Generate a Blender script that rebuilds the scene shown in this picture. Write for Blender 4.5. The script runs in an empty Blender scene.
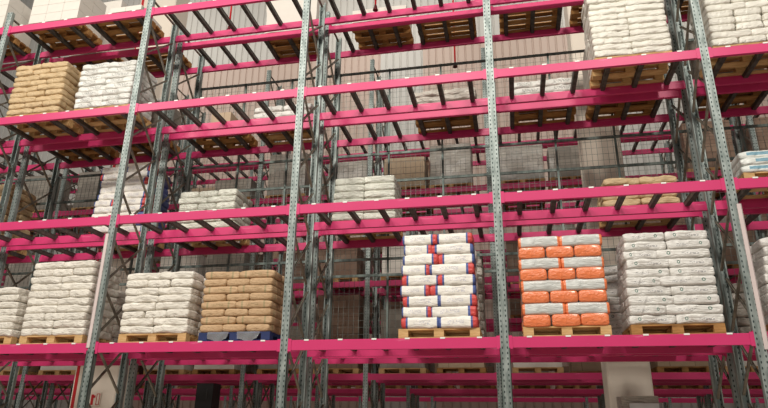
import bpy, math, random
from mathutils import Vector, Matrix, noise
random.seed(7)
scene = bpy.context.scene
C = scene.collection

# ------------------------------------------------------------------ camera
W = 3.3
LEV = {1: 2.816, 2: 5.011, 3: 7.210, 4: 9.375}
CAM = Vector((6.7134, -9.0206, 1.6))
YAW, PITCH, ROLL = -0.206, 0.3468, 0.0126
cy, sy, cp, sp = math.cos(YAW), math.sin(YAW), math.cos(PITCH), math.sin(PITCH)
FW = Vector((sy*cp, cy*cp, sp)); RT = Vector((cy, -sy, 0)); UP = RT.cross(FW)
cr, sr = math.cos(ROLL), math.sin(ROLL)
RT, UP = cr*RT + sr*UP, -sr*RT + cr*UP
cam = bpy.data.cameras.new('camera'); cam.sensor_width = 36; cam.lens = 614.214/768*36
cam.clip_end = 200
co = bpy.data.objects.new('camera', cam); C.objects.link(co)
M4 = Matrix((RT, UP, -FW)).transposed().to_4x4(); M4.translation = CAM
co.matrix_world = M4
scene.camera = co

# ------------------------------------------------------------------ light
w = bpy.data.worlds.new('world'); scene.world = w; w.use_nodes = True
bg = w.node_tree.nodes['Background']; bg.inputs[0].default_value = (1.0, 0.965, 0.91, 1); bg.inputs[1].default_value = 0.30
def bay_or_fill(x, y, z, tx, ty, tz, power, size):
    l = bpy.data.lights.new('high_bay_or_fill_lamp', 'AREA'); l.shape = 'RECTANGLE'; l.size = size; l.size_y = size*.7; l.energy = power; l.color = (1, .95, .87)
    o = bpy.data.objects.new('high_bay_or_fill_lamp', l); C.objects.link(o); o.location = (x, y, z)
    o.rotation_euler = (Vector((tx, ty, tz)) - Vector((x, y, z))).to_track_quat('-Z', 'Y').to_euler()
for x in (-7, -1, 5, 11): bay_or_fill(x, -9.5, 13.5, x*.9+.6, 0, 2, 800, 1.5)
for x in (-14, 0, 14): bay_or_fill(x, 12, 27, x, 21.5, 18, 1150, 3)  # unseen fill lamps, added over the rear aisle to brighten the back wall
vs = scene.view_settings
vs.view_transform = 'Standard'; vs.look = 'None'; vs.gamma = 1; vs.use_curve_mapping = False; vs.exposure = -0.12

# ------------------------------------------------------------------ materials
def srgb(r, g, b):
    f = lambda c: (c/255)/12.92 if c/255 <= .04045 else ((c/255+.055)/1.055)**2.4
    return (f(r), f(g), f(b), 1)

class NT:
    def __init__(s, name, rough=.5, metal=0.0, spec=.5):
        s.m = bpy.data.materials.new(name); s.m.use_nodes = True
        s.t = s.m.node_tree; s.b = s.t.nodes['Principled BSDF']
        s.b.inputs['Roughness'].default_value = rough; s.b.inputs['Metallic'].default_value = metal
        s.b.inputs['Specular IOR Level'].default_value = spec
        s.tc = s.t.nodes.new('ShaderNodeTexCoord')
        s.xyz = None
    def n(s, typ): return s.t.nodes.new(typ)
    def l(s, a, b): s.t.links.new(a, b)
    def put(s, sock, v):
        if hasattr(v, 'is_linked') or isinstance(v, bpy.types.NodeSocket): s.l(v, sock)
        else: sock.default_value = v
    def math(s, op, a, b=0.0, c=0.0):
        n = s.n('ShaderNodeMath'); n.operation = op
        s.put(n.inputs[0], a); s.put(n.inputs[1], b); s.put(n.inputs[2], c); return n.outputs[0]
    def axis(s, k):
        if s.xyz is None:
            s.xyz = s.n('ShaderNodeSeparateXYZ'); s.l(s.tc.outputs['Object'], s.xyz.inputs[0])
        return s.xyz.outputs[k]
    def mix(s, f, a, b):
        n = s.n('ShaderNodeMix'); n.data_type = 'RGBA'
        s.put(n.inputs[0], f); s.put(n.inputs[6], a); s.put(n.inputs[7], b); return n.outputs[2]
    def noise(s, scale, detail=3, vec=None, rough=.5):
        n = s.n('ShaderNodeTexNoise'); n.inputs['Scale'].default_value = scale; n.inputs['Detail'].default_value = detail
        n.inputs['Roughness'].default_value = rough
        s.l(vec if vec is not None else s.tc.outputs['Object'], n.inputs['Vector']); return n.outputs[0]
    def stretch(s, sc):
        n = s.n('ShaderNodeMapping'); n.inputs['Scale'].default_value = sc; s.l(s.tc.outputs['Object'], n.inputs[0]); return n.outputs[0]
    def band(s, v, lo, hi):
        return s.math('MULTIPLY', s.math('GREATER_THAN', v, lo), s.math('LESS_THAN', v, hi))
    def color(s, v): s.put(s.b.inputs['Base Color'], v)
    def bump(s, h, strength=.3, dist=.01):
        n = s.n('ShaderNodeBump'); n.inputs['Strength'].default_value = strength; n.inputs['Distance'].default_value = dist
        s.l(h, n.inputs['Height']); s.l(n.outputs[0], s.b.inputs['Normal'])
    def rand(s):
        return s.n('ShaderNodeObjectInfo').outputs['Random']
    def ramp01(s, v, lo, hi):
        n = s.n('ShaderNodeMapRange'); s.put(n.inputs[0], v); n.inputs[1].default_value = lo; n.inputs[2].default_value = hi; return n.outputs[0]

def simple(name, c, rough=.5, metal=0.0, var=.12, nscale=6, spec=.5, bump=0, bscale=20):
    t = NT(name, rough, metal, spec)
    d = tuple(v*(1-var) for v in c[:3])+(1,); e = tuple(min(1, v*(1+var)) for v in c[:3])+(1,)
    t.color(t.mix(t.noise(nscale), d, e))
    if bump: t.bump(t.noise(bscale), bump, .01)
    return t.m

M = {}
# pink powder coat, a little scuffed
t = NT('pink_paint', .42, 0, .4)
sc = t.ramp01(t.noise(9, 5, t.stretch((.35, 1, 1.6))), .66, .74)
t.color(t.mix(t.math('MULTIPLY', sc, .35), t.mix(t.noise(2), srgb(200, 50, 104), srgb(212, 60, 116)), srgb(236, 150, 176)))
M['pink'] = t.m
def steel(name, a, b, holes=False, metal=.6, rough=.55):
    t = NT(name, rough, metal, .5)
    col = t.mix(t.ramp01(t.noise(14, 4, t.stretch((1, 1, .25))), .35, .65), a, b)
    if holes:
        x = t.math('ABSOLUTE', t.axis(0))
        z = t.math('FRACT', t.math('MULTIPLY', t.axis(2), 1/.075))
        fr = t.math('LESS_THAN', t.math('ABSOLUTE', t.axis(1)), .012)
        dx = t.math('DIVIDE', t.math('SUBTRACT', x, .035), .009)
        dz = t.math('DIVIDE', t.math('SUBTRACT', z, .5), .24)
        r = t.math('ADD', t.math('MULTIPLY', dx, dx), t.math('MULTIPLY', dz, dz))
        h = t.math('MULTIPLY', t.math('LESS_THAN', r, 1.0), fr)
        col = t.mix(h, col, (.035, .05, .05, 1))
    t.color(col)
    return t.m
M['steel'] = steel('galvanised_steel_with_slots', srgb(122, 132, 128), srgb(168, 176, 172), True)
M['brace'] = steel('galvanised_brace', srgb(112, 106, 96), srgb(150, 142, 128))
M['bar'] = steel('dark_galvanised_bar', srgb(70, 68, 64), srgb(98, 94, 88), metal=.4)
M['mesh'] = steel('wire_zinc', srgb(105, 112, 108), srgb(140, 146, 140))
M['rail'] = steel('rail_zinc', srgb(96, 108, 104), srgb(128, 138, 132))
M['clip'] = simple('white_plastic', srgb(238, 236, 230), .5)
M['guard'] = simple('pale_guard_strip', srgb(212, 196, 192), .55)
M['bolt'] = simple('dark_bolt', srgb(60, 60, 60), .4, .6)
def wood(name, a, b, c):
    t = NT(name, .8, 0, .2)
    g = t.noise(5, 5, t.stretch((1, 9, 9)))
    col = t.mix(t.ramp01(g, .35, .65), a, b)
    n = t.math('ADD', t.rand(), 0.0)
    t.color(t.mix(t.math('MULTIPLY', t.ramp01(t.noise(3.1, 2), .5, .75), .6), col, c))
    t.bump(g, .3, .004); return t.m
M['wood'] = wood('pallet_pine', srgb(190, 150, 98), srgb(214, 178, 128), srgb(158, 112, 66))
M['wood_old'] = wood('pallet_weathered', srgb(150, 108, 62), srgb(182, 136, 84), srgb(98, 64, 36))
M['blue'] = simple('blue_pallet_paint', srgb(28, 44, 92), .6, var=.3, nscale=12)

# ---- sacks (object x = long axis)
def sack(name, base, base2, rough, deco=None, bump=.35, spec=.5, coat=0.0):
    t = NT(name, rough, 0, spec)
    col = t.mix(t.ramp01(t.noise(4, 3), .35, .65), base, base2)
    col = t.mix(t.math('MULTIPLY', t.rand(), .25), col, tuple(v*.72 for v in base[:3])+(1,))
    if deco: col = deco(t, col)
    t.color(col)
    t.b.inputs['Coat Weight'].default_value = coat; t.b.inputs['Coat Roughness'].default_value = .18
    v = t.n('ShaderNodeTexNoise'); v.inputs['Scale'].default_value = 7; v.inputs['Detail'].default_value = 4; v.inputs['Distortion'].default_value = 1.2
    t.l(t.stretch((.7, 1.2, 2.2)), v.inputs['Vector'])
    t.bump(v.outputs[0], min(1, bump*1.6), .05)
    return t.m
def text_lines(t, col, x0, x1, z0, z1, ink, dens=38):
    a = t.band(t.axis(0), x0, x1); b = t.band(t.axis(2), z0, z1)
    g = t.math('GREATER_THAN', t.noise(dens, 1, t.stretch((1.6, .2, 3.0))), .53)
    return t.mix(t.math('MULTIPLY', t.math('MULTIPLY', a, b), t.math('MULTIPLY', g, .75)), col, ink)
def deco_redblue(t, col):
    col = text_lines(t, col, -.16, .10, -.03, .035, srgb(190, 188, 198))
    col = t.mix(t.band(t.axis(0), .226, .5), col, srgb(204, 72, 68))
    col = t.mix(t.band(t.axis(0), .196, .227), col, srgb(70, 90, 150))
    col = t.mix(t.band(t.axis(0), -.5, -.262), col, srgb(78, 94, 150))
    return col
def deco_orange(t, col):
    ax = t.math('ABSOLUTE', t.axis(0))
    return t.mix(t.math('GREATER_THAN', ax, .264), col, srgb(232, 124, 72))
def deco_logo(t, col):
    dx = t.math('DIVIDE', t.math('SUBTRACT', t.axis(0), .17), .022)
    dz = t.math('DIVIDE', t.math('SUBTRACT', t.axis(2), .008), .024)
    r = t.math('ADD', t.math('MULTIPLY', dx, dx), t.math('MULTIPLY', dz, dz))
    ring = t.band(r, .3, 1.0)
    col = t.mix(ring, col, srgb(60, 110, 96))
    return text_lines(t, col, -.18, .02, -.022, .012, srgb(140, 138, 140))
def deco_kraft(t, col):
    g = t.band(t.math('ABSOLUTE', t.axis(0)), .17, .20)
    col = t.mix(t.math('MULTIPLY', g, .45), col, srgb(110, 120, 80))
    return text_lines(t, col, -.12, .1, -.02, .02, srgb(150, 128, 90))
def deco_grey(t, col):
    return text_lines(t, col, -.1, .2, -.03, .035, srgb(130, 132, 128), 30)
def deco_blue(t, col):
    return t.mix(t.math('MULTIPLY', t.band(t.axis(2), -.02, .03), t.band(t.axis(0), -.2, .1)), col, srgb(120, 160, 176))
M['s_cream'] = sack('crumpled_cream_film', srgb(220, 213, 200), srgb(236, 230, 218), .42, None, .5)
M['s_white'] = sack('white_poly_sack', srgb(222, 217, 204), srgb(236, 232, 220), .36, None, .45)
M['s_logo'] = sack('white_sack_small_print', srgb(214, 210, 204), srgb(230, 227, 220), .34, deco_logo, .5, .6)
M['s_kraft'] = sack('kraft_paper_sack', srgb(184, 150, 112), srgb(200, 168, 130), .6, deco_kraft, .35)
M['s_tan'] = sack('tan_paper_sack', srgb(194, 166, 124), srgb(208, 182, 142), .55, None, .45)
M['s_redblue'] = sack('printed_sack_red_blue', srgb(232, 226, 216), srgb(240, 236, 228), .4, deco_redblue, .3)
M['s_orange'] = sack('silver_sack_orange_ends', srgb(190, 192, 188), srgb(212, 212, 206), .3, deco_orange, .35, .6, .5)
M['s_grey'] = sack('white_sack_grey_print', srgb(216, 214, 206), srgb(230, 228, 222), .36, deco_grey, .4)
M['s_bluish'] = sack('white_sack_blue_print', srgb(216, 220, 214), srgb(232, 234, 228), .34, deco_blue, .4)
M['s_film'] = sack('milky_stretch_film', srgb(200, 200, 186), srgb(222, 222, 208), .3, None, .5, .6)
M['s_dim'] = sack('dull_grey_film_sack', srgb(176, 168, 158), srgb(196, 188, 176), .3, None, .6, .6)  # film in a greyer, duller tone than the white sacks

def carton(name, a, b, seam, sx, sz, rough=.7):
    t = NT(name, rough, 0, .3)
    n = t.n('ShaderNodeTexBrick'); mp = t.n('ShaderNodeMapping')
    cx = t.n('ShaderNodeCombineXYZ'); t.l(t.math('ADD', t.axis(0), t.axis(1)), cx.inputs[0]); t.l(t.axis(2), cx.inputs[1])
    t.l(cx.outputs[0], n.inputs['Vector'])
    n.inputs['Scale'].default_value = 1; n.inputs['Brick Width'].default_value = sx; n.inputs['Row Height'].default_value = sz
    n.inputs['Mortar Size'].default_value = .008; n.inputs['Color1'].default_value = a; n.inputs['Color2'].default_value = b; n.inputs['Mortar'].default_value = seam
    t.color(n.outputs[0]); t.bump(t.noise(12, 4), .35, .02); return t.m
M['c_grey'] = carton('film_wrapped_grey_cartons', srgb(136, 129, 120), srgb(160, 153, 142), srgb(128, 121, 113), .4, .17, .28)
M['c_brown'] = carton('brown_cartons', srgb(128, 104, 88), srgb(146, 122, 104), srgb(108, 86, 72), .4, .22, .6)
M['c_tan'] = carton('pale_cartons', srgb(172, 150, 124), srgb(188, 168, 142), srgb(140, 118, 96), .55, .4, .55)
M['c_white'] = simple('white_block_board', srgb(214, 208, 198), .7, var=.05, bump=.1)
M['black'] = simple('black_panel', srgb(14, 13, 14), .5)
M['column'] = simple('painted_concrete', srgb(232, 220, 204), .8, var=.04, nscale=2, bump=.1)
M['red'] = simple('red_paint', srgb(196, 26, 34), .45)
M['wallw'] = simple('white_cladding', srgb(180, 177, 171), .6, var=.05, nscale=.6)
M['wallb'] = simple('beige_cladding', srgb(178, 158, 146), .6, var=.06, nscale=.6)
M['floor'] = simple('grey_concrete_floor', srgb(178, 168, 156), .6, var=.08, nscale=1)
M['paper'] = simple('white_label_paper', srgb(224, 226, 226), .5)
M['darkmetal'] = simple('dark_head', srgb(90, 20, 22), .4, .3)

# ------------------------------------------------------------------ mesh helpers
class MB:
    def __init__(s): s.v = []; s.f = []; s.mi = []
    def quadbox(s, P, mi=0):
        k = len(s.v); s.v += P
        for q in ((0,3,2,1),(4,5,6,7),(0,1,5,4),(1,2,6,5),(2,3,7,6),(3,0,4,7)): s.f.append(tuple(k+i for i in q)); s.mi.append(mi)
        return s
    def box(s, x0, x1, y0, y1, z0, z1, mi=0):
        return s.quadbox([(x0,y0,z0),(x1,y0,z0),(x1,y1,z0),(x0,y1,z0),(x0,y0,z1),(x1,y0,z1),(x1,y1,z1),(x0,y1,z1)], mi)
    def bar(s, a, b, w, h, side=Vector((1,0,0)), mi=0):
        a, b = Vector(a), Vector(b); d = (b-a).normalized(); n = side - d*side.dot(d); n.normalize(); u = d.cross(n)
        P = []
        for p in (a, b):
            for i, j in ((-1,-1),(1,-1),(1,1),(-1,1)): P.append(tuple(p + n*(i*w/2) + u*(j*h/2)))
        return s.quadbox(P, mi)
    def prism(s, prof, x0, x1, axis='x', mi=0):
        k = len(s.v); n = len(prof)
        for x in (x0, x1):
            for a, b in prof: s.v.append((x, a, b) if axis == 'x' else (a, b, x))
        for i in range(n):
            j = (i+1) % n; s.f.append((k+i, k+j, k+n+j, k+n+i)); s.mi.append(mi)
        s.f.append(tuple(k+i for i in range(n))[::-1]); s.mi.append(mi); s.f.append(tuple(k+n+i for i in range(n))); s.mi.append(mi)
        return s
    def cyl(s, a, b, r, n=10, r2=None, mi=0):
        a, b = Vector(a), Vector(b); d = (b-a).normalized(); x = d.orthogonal().normalized(); y = d.cross(x); k = len(s.v)
        for p, rr in ((a, r), (b, r if r2 is None else r2)):
            for i in range(n):
                t = 2*math.pi*i/n; s.v.append(tuple(p + x*math.cos(t)*rr + y*math.sin(t)*rr))
        for i in range(n): j = (i+1) % n; s.f.append((k+i, k+j, k+n+j, k+n+i)); s.mi.append(mi)
        s.f.append(tuple(k+i for i in range(n))[::-1]); s.mi.append(mi); s.f.append(tuple(k+n+i for i in range(n))); s.mi.append(mi)
        return s
    def mesh(s, name, mats, smooth=False):
        me = bpy.data.meshes.new(name); me.from_pydata(s.v, [], s.f)
        for m in (mats if isinstance(mats, (list, tuple)) else [mats]): me.materials.append(m)
        for p, i in zip(me.polygons, s.mi): p.material_index = i; p.use_smooth = smooth
        me.update(); return me
_b = {}
def fix_normals(me):
    import bmesh
    bm = bmesh.new(); bm.from_mesh(me); bmesh.ops.recalc_face_normals(bm, faces=bm.faces); bm.to_mesh(me); bm.free()
def obj(name, me, parent=None, loc=(0,0,0), rz=0.0, scale=None):
    o = bpy.data.objects.new(name, me); C.objects.link(o)
    o.location = loc
    if rz: o.rotation_euler = (0, 0, rz)
    if scale: o.scale = scale
    if parent: o.parent = parent
    return o
LABELS = {}
def tag(o, label, cat, group=None, kind=None):
    n = len(label.split())
    if not 4 <= n <= 16: print('LABEL LEN', n, label)
    LABELS.setdefault(label, []).append(o.name)
    o['label'] = label; o['category'] = cat
    if group: o['group'] = group
    if kind: o['kind'] = kind
    return o
def empty(name, loc=(0,0,0)):
    o = bpy.data.objects.new(name, None); C.objects.link(o); o.location = loc; o.empty_display_size = .1; return o
def copy_tree(o, parent=None):
    c = o.copy(); C.objects.link(c); c.parent = parent
    for ch in o.children: copy_tree(ch, c)
    return c
def struct(name, me, loc=(0,0,0)):
    o = obj(name, me, None, loc); o['kind'] = 'structure'; return o

def pix(X, Y, Z):
    d = Vector((X, Y, Z)) - CAM; z = d.dot(FW)
    if z < .3: return None
    return 384 + 614.2*d.dot(RT)/z, 204 - 614.2*d.dot(UP)/z
def in_view(x0, x1, y0, y1, z0, z1, m=6):
    P = [pix(x, y, z) for x in (x0, x1) for y in (y0, y1) for z in (z0, z1)]
    P = [p for p in P if p]
    if not P: return False
    return not (max(p[0] for p in P) < -m or min(p[0] for p in P) > 768+m or max(p[1] for p in P) < -m or min(p[1] for p in P) > 408+m)

# ------------------------------------------------------------------ setting
struct('floor', MB().box(-34, 34, -14, 23, -.1, 0).mesh('floor', M['floor']))
# profiled cladding: white above, beige below, with white bays
def cladding():
    b = MB(); x = -34.0; p = .42; zt = 31.0; z1 = 22.6
    while x < 34:
        pr = [(x, 0), (x+.30, 0), (x+.33, .06), (x+.39, .06), (x+p, 0)]
        white = (0.0 < x < 2.2) or (11.7 < x < 17) or x < -13
        for i in range(4):
            (xa, ya), (xb, yb) = pr[i], pr[i+1]
            for (za, zb, mi) in ((0, z1, 0 if white else 1), (z1, zt, 0)):
                k = len(b.v); b.v += [(xa, 21.5+ya, za), (xb, 21.5+yb, za), (xb, 21.5+yb, zb), (xa, 21.5+ya, zb)]
                b.f.append((k, k+1, k+2, k+3)); b.mi.append(mi)
        x += p
    b.box(-34, 34, 21.62, 21.8, 0, zt, 0)
    return b.mesh('wall_back', [M['wallw'], M['wallb']])
struct('wall_back', cladding())
b = MB().box(-34, 34, 21.44, 21.5, 22.5, 22.72); struct('trim_1', b.mesh('trim_1', M['wallw']))

# ------------------------------------------------------------------ rack upright frames
TOP = LEV[4] + .36
def post_mesh(name, h, flip, holes=True):
    wd, dp, th = .06, .075, .005
    pr = [(-wd,0),(wd,0),(wd,dp),(wd-.018,dp),(wd-.018,dp-th),(wd-th,dp-th),(wd-th,th),(-wd+th,th),(-wd+th,dp-th),(-wd+.018,dp-th),(-wd+.018,dp),(-wd,dp)]
    # a pressed groove down the middle of the web
    pr = [(-wd,0),(-.014,0),(-.009,.008),(.009,.008),(.014,0),(wd,0)] + pr[2:]
    if flip: pr = [(a, -c) for a, c in pr]
    me = MB().prism(pr, 0, h, 'z').mesh(name, M['steel']); fix_normals(me); return me
FOOT = MB().box(-.08, .08, -.02, .11, 0, .012).mesh('base_plate', M['steel'])
BR = {}
def brace_mesh(up):
    if up not in BR:
        y0, y1 = .08, .92; z0, z1 = (0, .78) if up == 1 else (.78, 0) if up == -1 else (0, 0)
        a, b_ = Vector((0, y0, z0)), Vector((0, y1, z1)); m = MB()
        m.bar(a, b_, .030, .006); d = (b_-a).normalized(); n = Vector((1,0,0)).cross(d)
        off = n*.012
        m.bar(a + Vector((.016,0,0)) + off, b_ + Vector((.016,0,0)) + off, .004, .028)
        m.bar(a - Vector((.016,0,0)) + off, b_ - Vector((.016,0,0)) + off, .004, .028)
        BR[up] = m.mesh('brace', M['brace'])
    return BR[up]
BRN = [(.25, 0), (.30, 1), (1.12, -1), (1.94, 1)]
def make_frame(TOP):
    r = empty('upright_frame')
    obj('post', post_mesh('post_front', TOP, False), r, (0, 0, 0)); obj('post', post_mesh('post_rear', TOP, True), r, (0, 1.0, 0))
    obj('base_plate', FOOT, r, (0, 0, 0)); obj('base_plate', FOOT, r, (0, .91, 0))
    z = .25; k = 0
    obj('brace', brace_mesh(0), r, (0, 0, z))
    while z + .9 < TOP:
        obj('brace', brace_mesh(1), r, (.018, 0, z+.02)); obj('brace', brace_mesh(-1), r, (-.018, 0, z+.02)); z += .90; k += 1
    obj('brace', brace_mesh(0), r, (0, 0, TOP-.12))
    return r
ROWNAME = {0: 'front rack row', 1.213: 'rack row directly behind the front one', 6.5: 'third rack row', 7.713: 'fourth rack row',
           13.0: 'fifth rack row', 14.213: 'sixth rack row', 19.5: 'rearmost rack row'}
ORD = ['first', 'second', 'third', 'fourth', 'fifth', 'sixth', 'seventh', 'eighth', 'ninth', 'tenth', 'eleventh', 'twelfth', 'thirteenth', 'fourteenth', 'fifteenth', 'sixteenth', 'seventeenth', 'eighteenth']
rowspec = {0: (0.0, -1, 3), 1.213: (0.0, -2, 4), 6.5: (3.05, -4, 4), 7.713: (3.05, -5, 4), 13.0: (3.05, -6, 4), 14.213: (3.05, -6, 4), 19.5: (3.05, -8, 5)}
FR = {False: make_frame(TOP), True: make_frame(12.0)}; first = {False: True, True: True}
POSTS = {}
for Y, (off, i0, i1) in rowspec.items():
    for n, i in enumerate(range(i0, i1+1)):
        x = off + i*W
        t_ = Y > 3; r = FR[t_] if first[t_] else copy_tree(FR[t_]); first[t_] = False
        r.location = (x, Y, 0)
        tag(r, f'slotted galvanised upright frame, {ORD[n]} from left in the {ROWNAME[Y]}', 'rack upright', 'galvanised rack upright frames')
        POSTS[(Y, i)] = r
# pale guard strips and lower sleeves seen on front posts
def strip(i, side, z0, z1):
    b = MB().box(side*.06-.028, side*.06+.028, -.012, -.001, z0, z1).box(side*.088-.004, side*.088+.004, -.012, .06, z0, z1)
    o = obj('guard_strip', b.mesh('guard_strip', M['guard']), POSTS[(0, i)]); o['label'] = 'pale pinkish guard strip along the post'
strip(0, -1, 2.74, 4.68); strip(3, 1, 2.60, 4.62)
def sleeve(i, z1):
    b = MB(); b.box(-.072, -.064, -.012, .075, 0, z1).box(.064, .072, -.012, .075, 0, z1).box(-.072, -.05, -.012, -.004, 0, z1).box(.05, .072, -.012, -.004, 0, z1)
    obj('post_sleeve', b.mesh('post_sleeve', M['rail']), POSTS[(0, i)])
sleeve(2, 2.66); sleeve(0, 2.7); sleeve(1, 2.62)

# ------------------------------------------------------------------ shelf levels
BW = W - .125
BARX = [.35, .88, 1.40, 1.90, 2.42, 2.95]
def beam_mesh(front):
    # stepped box beam, outer face forward, ledge towards the bars
    h = .152
    pr = [(0, -h), (0, -.006), (.006, 0), (.036, 0), (.036, -.045), (.056, -.045), (.056, -h)]
    if not front: pr = [(-a, c) for a, c in pr]
    me = MB().prism(pr, 0, BW).mesh('beam', M['pink']); fix_normals(me); return me
BMF, BMR = beam_mesh(True), beam_mesh(False)
CONN = MB().box(-.004, .004, 0, .06, -.21, .03).box(-.004, .05, -.006, 0, -.17, .015).mesh('end_connector', M['pink'])
CONN2 = MB().box(-.004, .004, 0, .06, -.19, .03).box(-.05, .004, -.006, 0, -.17, .015).mesh('end_connector', M['pink'])
BARM = MB().box(-.036, .036, .02, .98, -.072, -.066).box(-.036, -.031, .02, .98, -.072, -.004).box(.031, .036, .02, .98, -.072, -.004).box(-.043, -.031, .02, .98, -.008, -.003).box(.031, .043, .02, .98, -.008, -.003).mesh('support_bar', M['bar'])
CLIP = MB().box(-.036, .036, -.006, .03, -.014, .008).mesh('bar_clip', M['clip'])
def make_level(bars, clips):
    r = empty('shelf_level')
    f = obj('front_beam', BMF, r, (.0625, .012, 0)); b = obj('rear_beam', BMR, r, (.0625, .988, 0))
    obj('end_connector', CONN, f, (0, -.002, 0)); obj('end_connector', CONN2, f, (BW, -.002, 0))
    if bars:
        for x in BARX:
            s = obj('support_bar', BARM, r, (x, 0, 0))
            if clips: obj('bar_clip', CLIP, s, (0, .012, 0))
    return r
LV = {'near': make_level(True, True), 'mid': make_level(True, False), 'far': make_level(False, False)}
used = set()
LEVW = {1: 'lowest', 2: 'second', 3: 'third', 4: 'top'}
def loads_here(Y, i, k): return ''
FARLEV = {1: 2.83, 2: 5.20, 3: 7.72, 4: 9.375}
def row_levels(Y): return LEV if Y < 3 else FARLEV
for Y, (off, i0, i1) in rowspec.items():
    kind = 'near' if Y == 0 else ('mid' if Y < 8 else 'far')
    lo, hi = (i0-1, i1) if Y < 3 else (i0, i1-1)
    n = -1
    for i in range(lo, hi+1):
        n += 1
        for k, z in row_levels(Y).items():
            x = off + i*W
            if not in_view(x, x+W, Y, Y+1, z-.13, z): continue
            if kind in used: r = copy_tree(LV[kind])
            else: r = LV[kind]; used.add(kind)
            r.location = (x, Y, z)
            what = 'pink barred shelf' if kind != 'far' else 'pink shelf'
            tag(r, f'{what}, {LEVW[k]} level, {ORD[n]} bay from left, {ROWNAME[Y]}', 'rack shelf', 'pink rack shelf levels')

# ------------------------------------------------------------------ wire mesh behind the double row
YM = 2.245
def mesh_panel(name_, z0, z1, rails, x0):
    r = empty('mesh_panel', (x0, YM, z0)); h = z1-z0
    wd = .0035
    b = MB()
    x = .1
    while x < W-.06: b.box(x-wd/1.4, x+wd/1.4, -.003, .003, 0, h); x += .1
    z = .08
    while z < h-.04: b.box(.03, W-.03, .003, .008, z-wd/2, z+wd/2); z += .13
    obj('wire_mesh', b.mesh('wire_mesh', M['mesh']), r)
    for zr in rails: obj('rail', MB().box(0.03, W-.03, -.03, 0, zr-z0-.025, zr-z0+.025).mesh('rail', M['rail']), r)
    for k in range(3): 
        xx = .03 + k*1.1; obj('stile', MB().box(xx, xx+.04, -.03, .012, 0, h).mesh('stile', M['rail']), r)
    return r
PN = [mesh_panel('a', 2.86, 4.34, (4.31, 2.9), 0), mesh_panel('b', 4.36, 6.88, (4.63, 6.24, 6.85), 0), mesh_panel('c', 6.9, 8.84, (8.81,), 0)]
PW = ['lowest', 'middle', 'upper']
fs = [True]*3
for i in range(-2, 4):
    for k, p in enumerate(PN):
        if k == 2 and i < 0: continue
        r = p if fs[k] else copy_tree(p); fs[k] = False
        r.location = (i*W, YM, p.location.z)
        tag(r, f'{PW[k]} grey wire mesh panel, {ORD[i+2]} from left, behind the double rack', 'wire mesh', 'wire mesh panels behind the racks')

# ------------------------------------------------------------------ columns and small fittings
def column(x0, x1, y0, lab):
    b = MB(); c = .03
    pr = [(x0+c,y0),(x1-c,y0),(x1,y0+c),(x1,y0+.7-c),(x1-c,y0+.7),(x0+c,y0+.7),(x0,y0+.7-c),(x0,y0+c)]
    b.prism(pr, 0, 30.9, 'z'); me = b.mesh('building_column', M['column']); fix_normals(me)
    o = obj('building_column', me); return tag(o, lab, 'column')
column(8.43, 9.23, 3.65, 'tall cream square building column behind the fourth bay')
column(-3.04, -1.92, 3.65, 'wide cream building column with a red edge stripe at lower left')
st = obj('red_stripe', MB().box(-2.98, -2.91, 3.635, 3.649, 0, 30.8).mesh('red_stripe', M['red'])); tag(st, 'vertical red strip on the cream column at lower left', 'strip')
sg = empty('wall_sign', (-2.38, 3.64, 2.08))
obj('plate', MB().box(-.12, .12, -.012, -.001, -.14, .14).mesh('plate', M['column']), sg)
o = obj('symbol', MB().box(-.11, -.05, -.018, -.013, -.12, .10).box(-.05, -.01, -.018, -.013, .03, .08).box(.02, .032, -.018, -.013, -.12, .12).box(.088, .1, -.018, -.013, -.12, .12).box(.032, .088, -.018, -.013, .108, .12).box(.032, .088, -.018, -.013, -.12, -.108).mesh('symbol', M['red']), sg); o['label'] = 'dark red symbol on the pale plate'
tag(sg, 'small square safety sign with red marks on the cream column', 'sign')
def sprinkler(x, z0, z1, lab, y=1.1):
    r = empty('sprinkler_pipe', (x, y, z0))
    obj('pipe', MB().cyl((0,0,.1), (0,0,z1-z0), .02, 8).mesh('pipe', M['red'], True), r)
    obj('sprinkler_head', MB().cyl((0,0,.0), (0,0,.1), .045, 10, .022).cyl((0,0,-.03), (0,0,-.015), .055, 10).cyl((0,0,-.02),(0,0,.02),.012,6).mesh('sprinkler_head', M['darkmetal']), r)
    tag(r, lab, 'sprinkler', 'red sprinkler drops between the racks')
sprinkler(1.18, 9.48, 11.2, 'red sprinkler drop pipe between the racks, second bay top')
sprinkler(4.37, 9.56, 11.2, 'red sprinkler drop pipe between the racks, middle bay top')
sprinkler(5.80, 9.25, 12.0, 'short red sprinkler pipe hanging behind the middle bay top pallets', 3.0)

# ------------------------------------------------------------------ pallets
SET = .17
def dset(z): return .04 if z > 7 else (-.10 if z < 3 else 0)
def fx(x): return 6.71 + (x-6.71)*1.014   # pallets stand a hand's width back from the beam face
def pallet_proto(wood_key, flat=False):
    m = M[wood_key]; r = empty('pallet'); D = .80; w_ = 1.2
    d = MB()
    for k in range(5):
        y = k*(D-.12)/4; d.box(0, w_, y, y+.12, .122, .144)
    for x in (0, .53, 1.055): d.box(x, x+.145, 0, D, .100, .121)
    obj('deck', d.mesh('deck', m), r)
    for x in (0, .53, 1.055):
        for y in (0, .33, .66): obj('block', BLK[wood_key], r, (x, y, .022))
    for y in (0, .33, .66): obj('bottom_board', BTM[wood_key], r, (0, y, 0))
    return r
BLK = {k: MB().box(0, .145, 0, .14, 0, .077).mesh('block', M[k]) for k in ('wood', 'wood_old', 'blue')}
BTM = {k: MB().box(.0, 1.2, 0, .14, 0, .021).mesh('bottom_board', M[k]) for k in ('wood', 'wood_old', 'blue')}
PAL = {}
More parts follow.
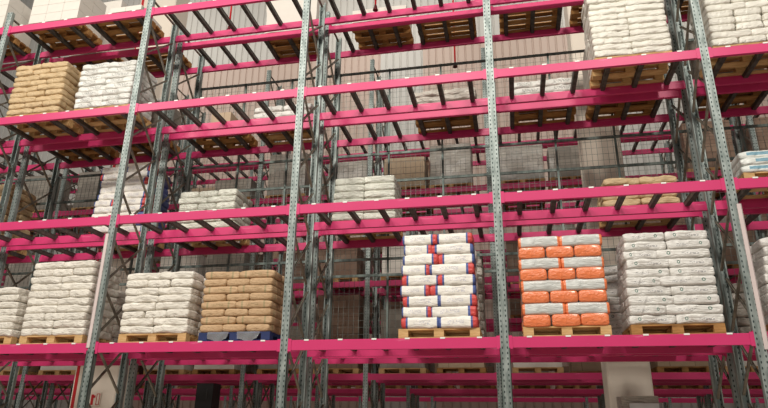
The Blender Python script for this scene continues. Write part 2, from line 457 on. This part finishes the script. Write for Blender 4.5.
def pallet(x, Y, z, key, lab):
    if key not in PAL: r = PAL[key] = pallet_proto(key)
    else: r = copy_tree(PAL[key])
    r.location = (fx(x), Y + SET + dset(z), z + .001)
    r.rotation_euler = (0, 0, random.uniform(-.004, .004))
    tag(r, lab, 'pallet', 'pallets on the rack levels')
    return r
flatm = {}
def pallet_far(x, Y, z, lab, key='wood'):
    if key not in flatm:
        d = MB(); D = .80
        for k in range(5): y = k*(D-.12)/4; d.box(0, 1.2, y, y+.12, .122, .144)
        for xx in (0, .53, 1.055):
            d.box(xx, xx+.145, 0, D, .100, .121)
            if xx == 0:
                for y in (0, .33, .66): d.box(0, 1.2, y, y+.14, 0, .021)
            for y in (0, .33, .66): d.box(xx, xx+.145, y, y+.14, .0215, .0995)
        flatm[key] = d.mesh('pallet', M[key])
    o = obj('pallet', flatm[key], None, (x if Y > 3 else fx(x), Y+SET, z+.001)); tag(o, lab, 'pallet', 'pallets on the rack levels'); return o

# ------------------------------------------------------------------ sacks
def sack_mesh(L, Wd, H, seed, crumple=1.0, blunt=.3, nx=26, nr=16):
    sg = lambda v, e: math.copysign(abs(v)**e, v)
    b = MB(); r = random.Random(seed); ox = Vector((r.uniform(0, 50), r.uniform(0, 50), r.uniform(0, 50)))
    for i in range(nx+1):
        u = -1 + 2*i/nx; u = math.copysign(1-(1-abs(u))**1.5, u)
        x = u*L/2
        env = (1-abs(u)**9)**.45 if abs(u) < 1 else 0
        wv = (1-abs(u)**9)**.35 if abs(u) < 1 else 0
        hh = H/2*(blunt + (1-blunt)*env); ww = Wd/2*(.88 + .12*wv)
        for j in range(nr):
            t = 2*math.pi*(j+.5)/nr
            y = ww*sg(math.cos(t), .30); z = hh*sg(math.sin(t), .38)
            p = Vector((x, y, z)); nz = noise.noise(p*6 + ox)*.016 + noise.noise(Vector((p.x*13, p.y*12, p.z*26)) + ox)*.010
            q = p + Vector((nz*.5, nz*(1 if y > 0 else -1), nz*.35*(1 if z > 0 else -1)))*crumple
            q.z += noise.noise(Vector((x*4, 0, 0)) + ox)*.014*crumple
            b.v.append(tuple(q))
    for i in range(nx):
        for j in range(nr):
            k = (j+1) % nr; b.f.append((i*nr+j, (i+1)*nr+j, (i+1)*nr+k, i*nr+k)); b.mi.append(0)
    b.f.append(tuple(range(nr))); b.mi.append(0); b.f.append(tuple(nx*nr+j for j in range(nr))[::-1]); b.mi.append(0)
    return b
SM = {}
BLUNT = {'s_orange': .80, 's_cream': .66, 's_logo': .70, 's_redblue': .62, 's_kraft': .5, 's_white': .62, 's_film': .75, 's_dim': .7, 's_grey': .72}
def get_sack(kind, H, crumple, v):
    key = (kind, round(H, 3), v)
    if key not in SM:
        me = sack_mesh(.604, .400, H, (v*37 + int(H*1000)*3 + len(kind)*11) % 997, crumple, BLUNT.get(kind, .45)).mesh('sack', M[kind], True); fix_normals(me); SM[key] = me
    return SM[key]
BAGN = [0]; SACKS = []
def stack(x0, Y, z, kind, H, pattern, sdesc, name_, desc, jit=.008, side=1, crumple=1.0, taper=0.0, yoff=.15, wfac=1.0, group=None):
    """pattern: per layer 'A' (three ends in front), 'B' (two lengthwise) or 'C' (two lengthwise, shifted joint)"""
    rnd = random.Random(int(x0*100)+int(z*10)+int(Y*7)); n = len(pattern)
    zz = z + .145; x0 = fx(x0)
    yoff += dset(z)
    for li, pt in enumerate(pattern):
        zc = zz + H/2
        sh = rnd.uniform(-jit, jit)
        tp = taper*li/max(1, n-1)
        spots = []
        if pt == 'A':
            for k in range(3): spots.append((.2+.4*k, .30, 90, ('left', 'middle', 'right')[k]+' end-on'))
            spots.append((.9 if side > 0 else .3, .69, 0, 'rear', 1, .5))
        elif pt == 'B':
            for k in range(2): spots.append((.3+.6*k, .20, 0, ('left', 'right')[k]))
            spots.append((.9 if side > 0 else .3, .60, 0, 'rear'))
        else:
            spots.append((.23, .20, 0, 'left', .80)); spots.append((.83, .20, 0, 'right', 1.22))
            spots.append((.9 if side > 0 else .3, .60, 0, 'rear'))
        lw = 'bottom' if li == 0 else ('top' if li == n-1 else f'{ORD[li]}-up')
        for s in spots:
            bx, by, ang, pos = s[:4]; sx = s[4] if len(s) > 4 else 1
            sy_ = s[5] if len(s) > 5 else 1
            cxp = .6 + (bx-.6)*wfac*(1-tp)
            o = obj(name_, get_sack(kind, H*1.10, crumple, rnd.randrange(4)), None,
                    (x0+cxp+sh+rnd.uniform(-jit, jit)*.6, Y+yoff+by*1.0+rnd.uniform(-jit, jit)*.8, zc+rnd.uniform(-.003, .003)),
                    math.radians(ang + rnd.uniform(-1.2, 1.2) + (180 if rnd.random() < .5 else 0)))
            o.scale = (sx*(1-tp)*(wfac if ang == 0 else 1), sy_*(wfac if ang else 1), 1)
            SACKS.append((o, f'{desc}, {lw} layer, {pos}, {sdesc}', group or f'sacks of the {sdesc}'))
            BAGN[0] += 1
        zz += H

def AB(n, start='B'):
    o = 'AB' if start == 'A' else 'BA'; return (o*n)[:n]
# front row, lowest level
z1, z2, z3, z4 = LEV[1], LEV[2], LEV[3], LEV[4]
pallet(-2.68, 0, z1, 'wood', 'pale wooden pallet under the cut-off white stack, lowest level far left')
stack(-2.68, 0, z1, 's_cream', .12, 'BABABAB', 'stack at far left edge', 'sack', 'crumpled cream sack', .03, 1, 1.3, .10)
pallet(-1.34, 0, z1, 'wood', 'pale wooden pallet under the tall cream stack left of the first post')
stack(-1.34, 0, z1, 's_cream', .127, 'BBABBABBAB', 'tall lowest-level stack beside leftmost post', 'sack', 'crumpled cream sack', .012, 1, 1.2)
pallet(.50, 0, z1, 'wood', 'pale wooden pallet under the cream stack right of the leftmost lower post')
stack(.50, 0, z1, 's_cream', .126, 'BBABBBAB', 'stack beside brown sacks', 'sack', 'cream film sack', .012, 1, 1.2)
pallet(1.90, 0, z1, 'blue', 'blue pallet draped with clear film under the brown sacks')
b = MB()
for fi, (xa, xb) in enumerate(((.16, .52), (.66, 1.04))):
    n = 9
    for r_ in range(5):
        for c_ in range(n):
            u, v = c_/(n-1), r_/4
            b.v.append((xa+(xb-xa)*(u+.12*v*math.sin(5*u)), -.012-.012*math.sin(9*u+4*v+fi)-.01*v, .15-v*(.11+.07*math.sin(math.pi*u)**2)))
    k0 = fi*5*n
    for r_ in range(4):
        for c_ in range(n-1):
            q = k0+r_*n+c_; b.f.append((q, q+n, q+n+1, q+1)); b.mi.append(0)
fm = NT('loose_clear_film', .15, 0, .8); fm.color((.55, .56, .58, 1)); fm.b.inputs['Alpha'].default_value = .35
o = obj('loose_film', b.mesh('loose_film', fm.m, True), None, (fx(1.90), SET-.10-.002, z1)); tag(o, 'loose torn clear film hanging over the front of the blue pallet', 'film')
stack(1.90, 0, z1, 's_kraft', .123, 'ABABABAB', 'stack on blue pallet', 'sack', 'brown kraft paper sack', .012, 1, .8)
pallet(5.08, 0, z1, 'wood', 'wooden pallet under the red, white and blue sacks')
stack(5.08, 0, z1, 's_redblue', .161, 'BCBCBCBCB', 'middle-bay stack', 'sack', 'white sack with red and blue ends', .022, 1, 1.0, .05, wfac=.95)
pallet(6.87, 0, z1, 'wood', 'pale wooden pallet under the orange and silver sacks')
stack(6.87, 0, z1, 's_orange', .167, 'ABABABAB', 'orange and silver stack', 'sack', 'glossy silver sack with orange ends', .006, -1, .5)
pallet(8.31, 0, z1, 'wood_old', 'brown pallet under the white small-print sacks by the right post')
stack(8.31, 0, z1, 's_logo', .132, 'BCBBCBBCBB', 'lowest stack beside right post', 'sack', 'white sack with small green mark', .014, -1, 1.2, .07)
pallet(10.08, 0, z1, 'wood', 'pallet at the right edge of the lowest level')
stack(10.08, 0, z1, 's_logo', .13, 'BCBBCBBCB', 'lowest stack at right edge', 'sack', 'white poly sack', .014, -1, 1.2, .10)
# front row, second level
pallet(10.12, 0, z2, 'wood', 'pallet on the second level at the right edge')
stack(10.12, 0, z2, 's_bluish', .115, 'BBB', 'low stack on second level at right edge', 'sack', 'white sack with blue print', .02, -1, 1.1)
# front row, third level
pallet(-2.86, 0, z3, 'wood', 'wooden pallet under the tan sacks, third level left')
stack(-2.86, 0, z3, 's_tan', .128, 'BABABABAB', 'third-level stack at left', 'sack', 'tan paper sack', .016, 1, 1.1)
pallet(-1.33, 0, z3, 'wood', 'wooden pallet under the white printed sacks, third level left')
stack(-1.33, 0, z3, 's_grey', .124, 'BBCBBCBB', 'third-level stack by tan sacks', 'sack', 'white sack with grey print', .014, 1, 1.1)
pallet(8.28, 0, z3, 'wood', 'wooden pallet under the tall bright white stack, third level')
stack(8.28, 0, z3, 's_white', .118, 'BBCBBBCBBCBB', 'tall third-level stack left of post', 'sack', 'bright white film sack', .012, -1, 1.4)
pallet(10.06, 0, z3, 'wood', 'wooden pallet right of the right post, third level')
stack(10.06, 0, z3, 's_white', .13, 'ABAAABAAAB', 'third-level stack right of post', 'sack', 'bright white plump sack', .01, -1, 1.0)
pallet(11.42, 0, z3, 'wood', 'wooden pallet at the right frame edge, third level')
stack(11.42, 0, z3, 's_bluish', .13, 'AAABAAABAA', 'third-level stack at right edge', 'sack', 'white and blue plump sack', .01, -1, 1.0)
# second row, second level
Y2 = 1.213
pallet(-4.66, Y2, z2, 'wood', 'pallet under the cut-off tan stack, second level, behind the leftmost posts')
stack(-4.66, Y2, z2, 's_tan', .14, 'BABABABAB', 'rear second-level stack at far left', 'sack', 'tan paper sack', .02, 1, 1.2)
pallet(-1.40, Y2, z2, 'wood', 'pallet under the tall printed stack behind the leftmost post, second level')
stack(-1.40, Y2, z2, 's_redblue', .145, 'CBCBCBCBCB', 'rear stack behind leftmost post', 'sack', 'white printed sack', .03, 1, 1.1, .05)
pallet(.48, Y2, z2, 'wood', 'pallet under the low cream stack, second level of the rear rack')
stack(.48, Y2, z2, 's_film', .13, 'BABABA', 'rear low second-level stack', 'sack', 'cream film sack', .012, 1, 1.0)
pallet(3.60, Y2, z2, 'wood', 'pallet under the milky wrapped stack, second level, middle bay')
stack(3.60, Y2, z2, 's_film', .142, 'BBBBBB', 'milky middle-bay second-level stack', 'sack', 'milky film sack', .006, 1, .8, .05)
pallet(8.35, Y2, z2, 'wood', 'pallet under the tan stack, second level of the rear rack, fourth bay')
stack(8.35, Y2, z2, 's_tan', .125, 'BBBB', 'rear second-level fourth-bay stack', 'sack', 'pale tan paper sack', .02, -1, 1.4)
# second row, lowest level
pallet(5.05, Y2, z1, 'wood', 'pallet behind the red, white and blue stack')
stack(5.10, Y2, z1, 's_dim', .15, 'BBBBBBBBB', 'stack behind the red-blue one', 'sack', 'dull grey wrapped sack', .012, 1, 1.2)
pallet(8.14, Y2, z1, 'wood_old', 'pallet behind the gap right of the orange stack')
stack(8.14, Y2, z1, 's_logo', .125, 'BCBBCBBCB', 'stack behind gap right of orange one', 'sack', 'white poly sack', .014, -1, 1.2, .08)
pallet(-1.60, Y2, z1, 'wood', 'pallet behind the leftmost front post, lowest level')
stack(-1.60, Y2, z1, 's_cream', .125, 'BBABBABB', 'rear lowest stack behind leftmost post', 'sack', 'crumpled cream sack', .02, 1, 1.3)
pallet(10.05, Y2, z1, 'wood', 'pallet behind the right post, lowest level of the rear rack')
stack(10.05, Y2, z1, 's_dim', .13, 'BBBBBB', 'rear lowest stack behind right post', 'sack', 'dull film sack', .02, -1, 1.3)
# second row, third level
pallet(1.86, Y2, z3, 'wood', 'pallet under the low pale stack on the third level, second bay')
stack(1.86, Y2, z3, 's_grey', .12, 'BBB', 'rear third-level second-bay stack', 'sack', 'white film sack', .02, 1, 1.2)
pallet(.45, Y2, z3, 'wood_old', 'old brown pallet carrying a small carton, third level, second bay')
pallet(5.10, Y2, z3, 'wood_old', 'brown pallet under dull sacks, third level of middle bay')
stack(5.10, Y2, z3, 's_dim', .13, 'BBB', 'rear third-level middle-bay stack', 'sack', 'dull crumpled film sack', .02, 1, 1.5)
pallet(6.93, Y2, z3, 'wood_old', 'brown pallet under pale sacks, third level of fourth bay')
stack(6.93, Y2, z3, 's_grey', .13, 'BBB', 'rear third-level fourth-bay stack', 'sack', 'pale glossy film sack', .02, -1, 1.4, .05)
for x, l in ((8.33, 'pallet behind the tall white stack, third level of the rear rack'), (10.08, 'rear pallet right of the right post, third level'),
             (-2.84, 'rear pallet behind the tan sacks, third level'), (-1.36, 'rear pallet behind the white printed sacks, third level')):
    pallet(x, Y2, z3, 'wood_old', l)

# ---- wrapped / carton loads
def load_mesh(w_, d_, h_, key, seed, bulge=.02, nx=8, nz=8, ny=6):
    b = MB(); off = Vector((seed*3.7, seed*1.3, 0)); idx = {}
    def add(i, j, k):
        if (i, j, k) in idx: return idx[(i, j, k)]
        u, v, t = i/nx, j/ny, k/nz
        x, y, z = w_*u, d_*v, h_*t
        cr_ = .03
        ix = min(max(x, cr_), w_-cr_); iy = min(max(y, cr_), d_-cr_)
        dx, dy = x-ix, y-iy; L_ = math.hypot(dx, dy)
        if L_ > cr_: x, y = ix+dx/L_*cr_, iy+dy/L_*cr_
        n = noise.noise(Vector((x, y, z))*2.5+off)*bulge
        x += n*(2*u-1); y += n*(2*v-1); z += noise.noise(Vector((x, y, 3))*3+off)*bulge*.8*(1 if k == nz else 0)
        idx[(i, j, k)] = len(b.v); b.v.append((x, y, z)); return idx[(i, j, k)]
    def face(*q): b.f.append(tuple(add(*p) for p in q)); b.mi.append(0)
    for i in range(nx):
        for k in range(nz):
            face((i,0,k),(i+1,0,k),(i+1,0,k+1),(i,0,k+1)); face((i+1,ny,k),(i,ny,k),(i,ny,k+1),(i+1,ny,k+1))
        for j in range(ny):
            face((i,j,nz),(i+1,j,nz),(i+1,j+1,nz),(i,j+1,nz)); face((i,j+1,0),(i+1,j+1,0),(i+1,j,0),(i,j,0))
    for j in range(ny):
        for k in range(nz):
            face((nx,j,k),(nx,j+1,k),(nx,j+1,k+1),(nx,j,k+1)); face((0,j+1,k),(0,j,k),(0,j,k+1),(0,j+1,k+1))
    return b.mesh('wrapped_load', M[key])
LM = {}
def load(x, Y, z, h, key, lab, w_=1.16, d_=.76, name_='wrapped_load', on_pallet=True):
    kk = (round(h, 1), key, round(w_, 2), d_)
    if kk not in LM: LM[kk] = load_mesh(w_, d_, round(h, 1) if h > .35 else h, key, len(LM)+1)
    o = obj(name_, LM[kk], None, ((x if Y > 3 else fx(x))+.02, Y+SET+.02, z + (.146 if on_pallet else .001)))
    tag(o, lab, 'pallet load', 'wrapped loads on the racks'); return o
# white block cartons on the top level
def cartons(x, Y, z, nx, nz, cw, ch, lab, dep=.78):
    key = ('ct', cw, ch, dep)
    if key not in LM:
        me = MB().box(0, cw-.006, 0, dep/2-.006, 0, ch-.005).mesh('carton', M['c_white']); LM[key] = me
    for k in range(nz):
        for i in range(nx):
            for j in range(2):
                if j == 1 and i < nx-1: continue
                o = obj('carton', LM[key], None, (fx(x)+.02+i*cw, Y+SET+j*dep/2, z+.146+k*ch))
                tag(o, f'white block carton, {ORD[k]} layer, {ORD[i]} from left, {"rear, " if j else ""}{lab}', 'carton', f'cartons of {lab}')
pallet(-2.84, 0, z4, 'wood_old', 'brown pallet under the white block cartons, top level left')
cartons(-2.84, 0, z4, 3, 4, .39, .22, 'left top-level pallet')
pallet(-1.36, 0, z4, 'wood_old', 'brown pallet under the low cartons, top level beside leftmost post')
cartons(-1.36+.42, 0, z4, 2, 1, .36, .12, 'low top-level pallet')
pallet(-4.62, 0, z4, 'wood_old', 'brown pallet at the far left, top level')
cartons(-4.62, 0, z4, 3, 3, .39, .30, 'far left top-level pallet')
pallet(-2.84, Y2, z4, 'wood_old', 'rear pallet behind the white block cartons, top level'); load(-2.84, Y2, z4, 1.4, 'c_white', 'tall white wrapped load behind the top-level block cartons')
pallet(-1.36, Y2, z4, 'wood_old', 'rear top-level pallet beside the leftmost post')
pallet(1.90, Y2, z4, 'wood_old', 'brown pallet under white blocks, top level, second bay rear'); load(1.9, Y2, z4, 1.2, 'c_white', 'white block load on the top level, second bay rear')
pallet(3.82, Y2, z4, 'wood_old', 'dark brown pallet, top level rear, left in middle bay'); load(3.82, Y2, z4, .3, 'c_white', 'low white load, top level rear, left in middle bay')
pallet(5.16, Y2, z4, 'wood_old', 'dark brown pallet, top level rear, right in middle bay')
pallet(6.82, Y2, z4, 'wood_old', 'dark brown pallet, top level rear, left in fourth bay')
pallet(8.22, Y2, z4, 'wood_old', 'dark brown pallet, top level rear, right in fourth bay')
pallet(10.06, Y2, z4, 'wood_old', 'dark brown pallet, top level rear, right of right post')
o = obj('carton', MB().box(0, .42, 0, .4, 0, .22).mesh('carton', M['c_tan']), None, (.95, Y2+.02, z3+.146)); tag(o, 'small carton on a brown pallet, third level, second bay', 'carton')
# loads hidden behind bag stacks at third level rear
for x, h, l in ((8.33, 1.0, 'wrapped load behind the tall white stack, third level'), (-2.84, .8, 'wrapped load behind the tan sacks, third level'), (-1.36, .8, 'wrapped load behind the white printed sacks, third level'), (10.08, .9, 'wrapped load right of right post, third level rear')):
    load(x, Y2, z3, h, 'c_grey', l)
# far rows: the ones the photo shows, then the rest of the rows
F = FARLEV
def far(x, Y, k, h, key, lab, w_=1.16, wood='wood'):
    pallet_far(x, Y, F[k], 'pallet under the ' + lab, wood); load(x, Y, F[k], h, key, lab, w_)
far(3.40, 6.5, 3, .9, 'c_tan', 'pale carton load, third rack row, beside tall grey load')
far(4.70, 6.5, 3, 1.25, 'c_grey', 'tall grey wrapped load left of the centre post', 1.16)
far(6.62, 6.5, 3, 1.0, 'c_grey', 'grey wrapped load right of the centre post')
far(7.92, 6.5, 3, .9, 'c_grey', 'second grey load right of the centre post')
far(-.10, 6.5, 3, 1.3, 'c_grey', 'grey wrapped load behind the second bay, third row', 1.16)
far(1.75, 6.5, 3, .9, 'c_grey', 'grey load behind the second post, third row')
far(10.0, 6.5, 2, 2.2, 'c_brown', 'tall brown film-topped load behind the fourth bay')
far(11.35, 6.5, 3, 1.3, 'c_brown', 'tall brown carton load at upper right')
far(13.05, 6.5, 3, 1.3, 'c_brown', 'tall brown carton load at right edge')
far(-5.2, 6.5, 3, 1.3, 'c_grey', 'grey carton load, third row, behind leftmost posts')
far(-6.5, 6.5, 3, 1.2, 'c_grey', 'grey carton load, third row, at far left')
far(-8.5, 6.5, 3, 1.2, 'c_grey', 'grey carton load, third row, leftmost')
far(1.62, 6.5, 1, 1.9, 'c_brown', 'brown carton load seen through mesh, left of grey one')
far(3.35, 6.5, 1, 1.5, 'c_grey', 'grey load seen through mesh, left of the red-blue stack')
rnd = random.Random(5)
kinds = ['c_grey', 'c_brown', 'c_tan', 'c_white']; kn = {'c_grey': 'grey wrapped load', 'c_brown': 'brown carton load', 'c_tan': 'pale carton load', 'c_white': 'white wrapped load'}
taken = {(3.40,3),(4.70,3),(6.62,3),(7.92,3),(-.10,3),(1.75,3),(10.0,2),(11.35,3),(13.05,3),(-5.2,3),(-6.5,3),(-8.5,3),(1.62,1),(3.35,1)}
for Y in (6.5, 7.713, 13.0, 14.213):
    off, i0, i1 = rowspec[Y]; cnt = {}
    for i in range(i0, i1):
        for s in (0, 1):
            x = off + i*W + (.32 if s == 0 else 1.78)
            for k in (1, 2, 3):
                if not in_view(x, x+1.2, Y, Y+1, F[k], F[k]+1.2, 0): continue
                if Y == 6.5 and any(kk == k and abs(xx-x) < 1.25 for xx, kk in taken): continue
                if Y == 6.5 and 9.6 < x < 11.3 and k == 3: continue
                p = .9 if k == 1 else (.62 if Y < 10 else .4)
                if rnd.random() > p: continue
                key = rnd.choices(kinds, (5, 3, 2, 1.2))[0]; h = rnd.choice((.6, .9, 1.1, 1.3))
                cnt[k] = cnt.get(k, 0)+1
                far(x, Y, k, h, key, f'{kn[key]}, {LEVW[k]} level, {ORD[cnt[k]-1]} from left, {ROWNAME[Y]}', wood=rnd.choice(('wood', 'wood_old')))
# near the floor
g = empty('film_wrapped_load', (8.50, 2.75, 0))
o = obj('load', load_mesh(.62, .6, 2.14, 's_dim', 41, .02), g); o2 = obj('label_sheet', MB().box(.12, .60, -.03, -.022, 1.4, 2.02).mesh('label_sheet', M['paper']), g); o2['label'] = 'pale sheet on the front of the load'
tag(g, 'grey film-wrapped load standing in front of the cream column', 'pallet load')
g = empty('black_cabinet', (-.66, 4.9, 0))
obj('body', MB().box(0, .42, 0, .4, 0.06, 2.5).mesh('body', M['black']), g); obj('plinth', MB().box(.03, .39, .03, .37, 0, .06).mesh('plinth', M['black']), g)
obj('vent', MB().box(.26, .29, -.008, -.001, 2.15, 2.38).mesh('vent', M['bolt']), g)
tag(g, 'tall matt black cabinet standing behind the lower left racks', 'cabinet')

# the 300 sacks that show largest stay single; the rest, mostly hidden behind them, form one object
from mathutils.bvhtree import BVHTree
bpy.context.view_layer.update(); seen = {}
BV, BF, BO = [], [], []
for o in bpy.data.objects:
    if o.type != 'MESH': continue
    k = len(BV); mw = o.matrix_world; BV += [mw @ v.co for v in o.data.vertices]
    for p in o.data.polygons: BF.append([k+i for i in p.vertices]); BO.append(o.name)
tree = BVHTree.FromPolygons(BV, BF)
for py in range(1, 408, 2):
    for px in range(1, 768, 2):
        loc, nor, idx, dist = tree.ray_cast(CAM, (FW*614.214 + RT*(px-384) + UP*(204-py)).normalized())
        if idx is not None: seen[BO[idx]] = seen.get(BO[idx], 0)+1
del BV, BF, tree
SACKS.sort(key=lambda q: -seen.get(q[0].name, 0))
print('sack pixels', [seen.get(SACKS[k][0].name, 0)*4 for k in (0, 100, 200, 250, 299, 350, 400)])
for o, lab, grp in SACKS[:300]: tag(o, lab, 'sack', grp)
rest = SACKS[300:]
if rest:
    V, Fc, MI, mats = [], [], [], []
    for o, _, _ in rest:
        me = o.data; m = me.materials[0]
        if m not in mats: mats.append(m)
        k = len(V); mw = Matrix.LocRotScale(o.location, o.rotation_euler, o.scale)
        V += [tuple(mw @ v.co) for v in me.vertices]
        for p in me.polygons: Fc.append(tuple(k+i for i in p.vertices)); MI.append(mats.index(m))
    me = bpy.data.meshes.new('sacks'); me.from_pydata(V, [], Fc)
    for m in mats: me.materials.append(m)
    for p, i in zip(me.polygons, MI): p.material_index = i; p.use_smooth = True
    for o, _, _ in rest: bpy.data.objects.remove(o)
    so_ = obj('sacks', me); tag(so_, 'remaining plain sacks at the rear and far ends of the stacks', 'sacks', None, 'stuff')
dups = {l: v for l, v in LABELS.items() if len(v) > 1}
print('BAGS', BAGN[0], 'OBJECTS', len(bpy.data.objects), 'DUP LABELS', len(dups), list(dups)[:12])
